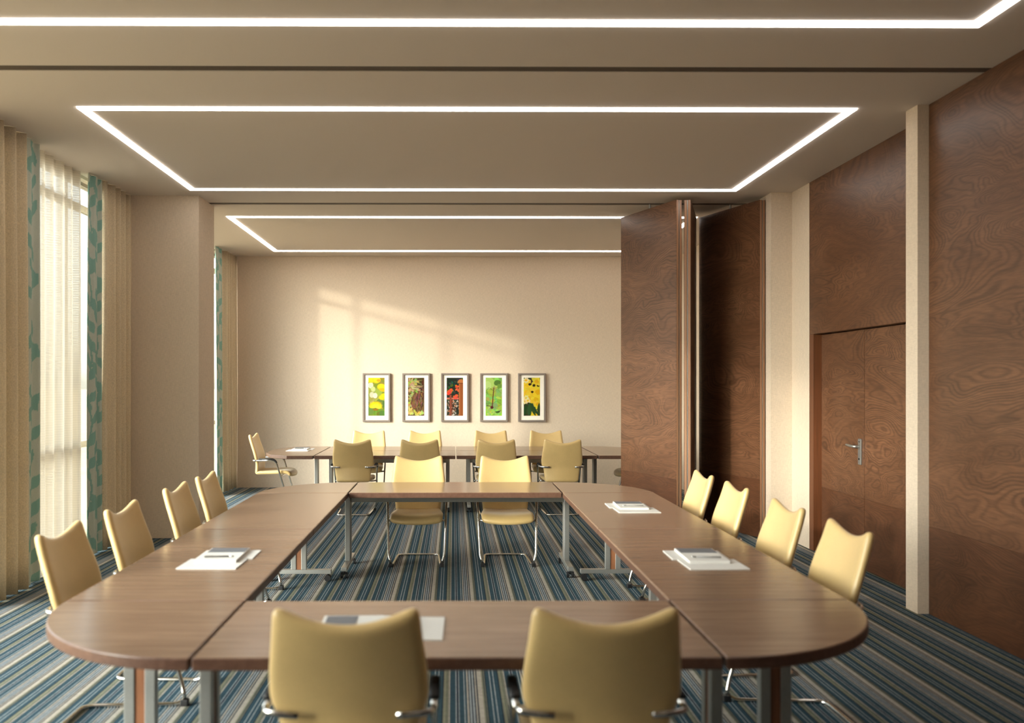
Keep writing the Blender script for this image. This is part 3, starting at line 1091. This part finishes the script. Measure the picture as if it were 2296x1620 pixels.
def pic_trunk(p):
    p.rect(0, 0, 1, 1, (92, 68, 40))
    for _ in range(40):
        p.ell(R.uniform(0.5, 1), R.uniform(0.3, 1), R.uniform(0.08, 0.2), R.uniform(0.1, 0.3), jit((74, 52, 28), 14))
    for _ in range(150):
        x = R.uniform(0.2, 1.0); y = R.uniform(0.02, 0.62)
        p.line([(x, y), (x+R.uniform(-0.05, 0.03), y+R.uniform(0.04, 0.12))], R.uniform(0.012, 0.035), jit((136, 98, 68), 34))
    for _ in range(70):
        p.leaf(R.uniform(-0.1, 0.55), R.uniform(0.62, 1.0), R.uniform(0.12, 0.3), R.uniform(0.03, 0.07), R.uniform(-2, 1), jit((150, 148, 84), 36))
    for _ in range(34):
        p.leaf(R.uniform(-0.1, 0.22), R.uniform(0.2, 0.7), R.uniform(0.12, 0.24), R.uniform(0.03, 0.07), R.uniform(-2, 2), jit((166, 156, 92), 34))
    for k in range(12):
        y = R.uniform(0.7, 0.98)
        p.line([(R.uniform(0, 0.3), y), (R.uniform(0.6, 1.0), y+R.uniform(-0.18, 0.04))], 0.014, jit((206, 192, 140), 24))
    for _ in range(16):
        p.leaf(R.uniform(0.35, 0.9), R.uniform(0.0, 0.10), R.uniform(0.15, 0.3), 0.06, R.uniform(0, 3), jit((186, 190, 90), 26))
    for _ in range(14):
        p.leaf(R.uniform(-0.1, 0.2), R.uniform(0.0, 0.14), R.uniform(0.15, 0.3), 0.06, R.uniform(0, 2), jit((196, 186, 96), 26))

def pic_fence(p):
    p.rect(0, 0, 1, 1, (34, 44, 36))
    for _ in range(90):
        p.ell(R.random(), R.uniform(0.4, 1), R.uniform(0.03, 0.10), R.uniform(0.03, 0.10), jit((52, 70, 50), 34), R.random()*3, 7, 0.3)
    for _ in range(190):
        p.ell(R.uniform(0, 0.75), R.uniform(0, 0.40), R.uniform(0.02, 0.06), R.uniform(0.02, 0.05), R.choice([(216, 204, 200), (40, 34, 34), (90, 80, 60), (180, 150, 130), (60, 76, 60), (30, 26, 30), (190, 120, 80)]), R.random()*3, 6, 0.4)
    p.rect(0.0, 0.43, 0.72, 0.475, (206, 120, 100))
    p.rect(0.18, 0.0, 0.30, 0.55, (142, 74, 56))
    p.rect(0.32, 0.05, 0.36, 0.45, (120, 60, 44))
    for (x, y) in ((0.15, 0.62), (0.10, 0.58), (0.28, 0.66), (0.62, 0.76), (0.68, 0.68), (0.58, 0.52), (0.66, 0.50), (0.50, 0.48)):
        for _ in range(9):
            p.ell(x+R.uniform(-0.1, 0.1), y+R.uniform(-0.035, 0.035), R.uniform(0.03, 0.07), R.uniform(0.03, 0.06), jit((228, 86, 56), 26), R.random()*3, 7, 0.4)
    p.rect(0.75, 0.0, 1.0, 0.86, (150, 84, 44))
    p.rect(0.75, 0.0, 0.82, 0.86, (176, 104, 58))
    p.poly([(0.67, 0.86), (1, 0.86), (1, 0.94), (0.9, 0.965), (0.76, 0.95), (0.68, 0.90)], (186, 116, 66))
    p.rect(0.70, 0.845, 1.0, 0.865, (110, 60, 32))

def pic_green(p):
    p.rect(0, 0, 1, 1, (138, 176, 74))
    for _ in range(70):
        p.ell(R.random(), R.random(), R.uniform(0.1, 0.25), R.uniform(0.1, 0.25), jit((148, 186, 84), 28), R.random()*3, 9, 0.2)
    p.ell(0.22, 0.86, 0.34, 0.34, (172, 204, 106))
    p.ell(0.12, 0.80, 0.22, 0.26, (186, 214, 130))
    p.ell(0.72, 0.86, 0.22, 0.22, (84, 120, 52), 0, 10, 0.3)
    p.ell(0.85, 0.78, 0.16, 0.16, (110, 150, 60), 0, 10, 0.3)
    for k in range(16):
        y = R.uniform(0.2, 0.68)
        sx = R.choice((-1, 1))
        p.line([(0.46, y), (0.46+sx*0.25, y+R.uniform(-0.02, 0.1)), (0.46+sx*0.52, y+R.uniform(-0.05, 0.1))], 0.016, jit((98, 138, 52), 18))
    for _ in range(36):
        p.leaf(R.random(), R.uniform(0, 0.2), R.uniform(0.1, 0.3), 0.06, R.uniform(0, 3.1), jit((160, 204, 96), 30))
    p.line([(0.40, 0.20), (0.44, 0.45), (0.50, 0.74)], 0.055, (104, 44, 40))
    p.ell(0.38, 0.22, 0.10, 0.09, (84, 30, 36))
    p.line([(0.38, 0.24), (0.05, 0.28)], 0.04, (110, 60, 44))
    p.line([(0.55, 0.10), (0.95, 0.14)], 0.03, (70, 90, 40))
    p.ell(0.75, 0.10, 0.14, 0.06, (60, 84, 40), 0.2)

def pic_daffodil(p):
    p.rect(0, 0, 1, 1, (64, 52, 30))
    for _ in range(30):
        p.ell(R.random(), R.uniform(0.7, 1), R.uniform(0.06, 0.16), R.uniform(0.05, 0.12), jit((60, 48, 30), 22), 0, 8, 0.3)
    for _ in range(26):
        p.ell(R.random(), R.uniform(0, 0.4), R.uniform(0.08, 0.18), R.uniform(0.1, 0.2), jit((58, 84, 52), 18), 0, 8, 0.3)
    def flower(x, y, r, c):
        for k in range(7):
            a = k*2*PI/7+R.uniform(-0.2, 0.2)
            p.leaf(x, y, r*R.uniform(0.9, 1.15), r*0.30, a, jit(c, 12))
        p.ell(x, y, r*0.4, r*0.36, jit((244, 196, 30), 10), 0, 10, 0.2)
    for (x, y, r) in ((0.78, 0.90, 0.36), (0.18, 0.78, 0.40), (0.2, 0.62, 0.42), (0.5, 0.66, 0.40), (0.85, 0.62, 0.48), (0.75, 0.42, 0.42), (0.3, 0.46, 0.36), (0.88, 0.30, 0.30)):
        flower(x, y, r, (248, 218, 60))
    for (x, y, r) in ((0.15, 0.46, 0.2), (0.1, 0.38, 0.18), (0.25, 0.40, 0.18), (0.15, 0.93, 0.2)):
        flower(x, y, r, (250, 236, 170))
    for (x, y) in ((0.52, 0.62), (0.38, 0.82), (0.62, 0.80)):
        p.ell(x, y, 0.09, 0.08, (52, 42, 22), 0, 8, 0.3)
    flower(0.68, 0.06, 0.34, (246, 220, 50))
    for (x, a) in ((0.06, 1.45), (0.18, 1.35), (0.30, 1.5), (0.42, 1.65), (0.75, 2.0), (0.92, 1.55)):
        p.leaf(x, -0.02, 0.85, 0.10, a, jit((46, 84, 46), 12))
    p.leaf(0.92, 0.0, 0.95, 0.09, 2.15, (44, 78, 44))

PICS = [(-1.215, 'yellow daisies', pic_yellow), (-0.590, 'a brown tree trunk with pale leaves', pic_trunk), (0.02, 'orange flowers beside a wooden post', pic_fence),
        (0.635, 'a bright green leaf with a dark red stem', pic_green), (1.235, 'yellow daffodils over dark green leaves', pic_daffodil)]
FW, FH = 0.435, 0.765
for x, what, fn in PICS:
    t = thing('framed_picture', 'grey framed picture of %s' % what, 'picture', (x, Y1, 1.418), 0, 'framed garden pictures')
    b_ = 0.028
    for s in (-1, 1):
        box('frame_bar', (s*FW/2, -0.038, -FH/2), (s*(FW/2-b_), -0.001, FH/2), M['frame'], t, 0.002)
        box('frame_bar', (-FW/2+b_, -0.038, s*FH/2), (FW/2-b_, -0.001, s*(FH/2-b_)), M['frame'], t, 0.002)
    box('mount_board', (-FW/2+b_, -0.018, -FH/2+b_), (FW/2-b_, -0.002, FH/2-b_), M['mat'], t)
    p = Painter(0.258, 0.60)
    fn(p)
    o = p.build(t)
    o.location = (0, -0.0185, 0.012)
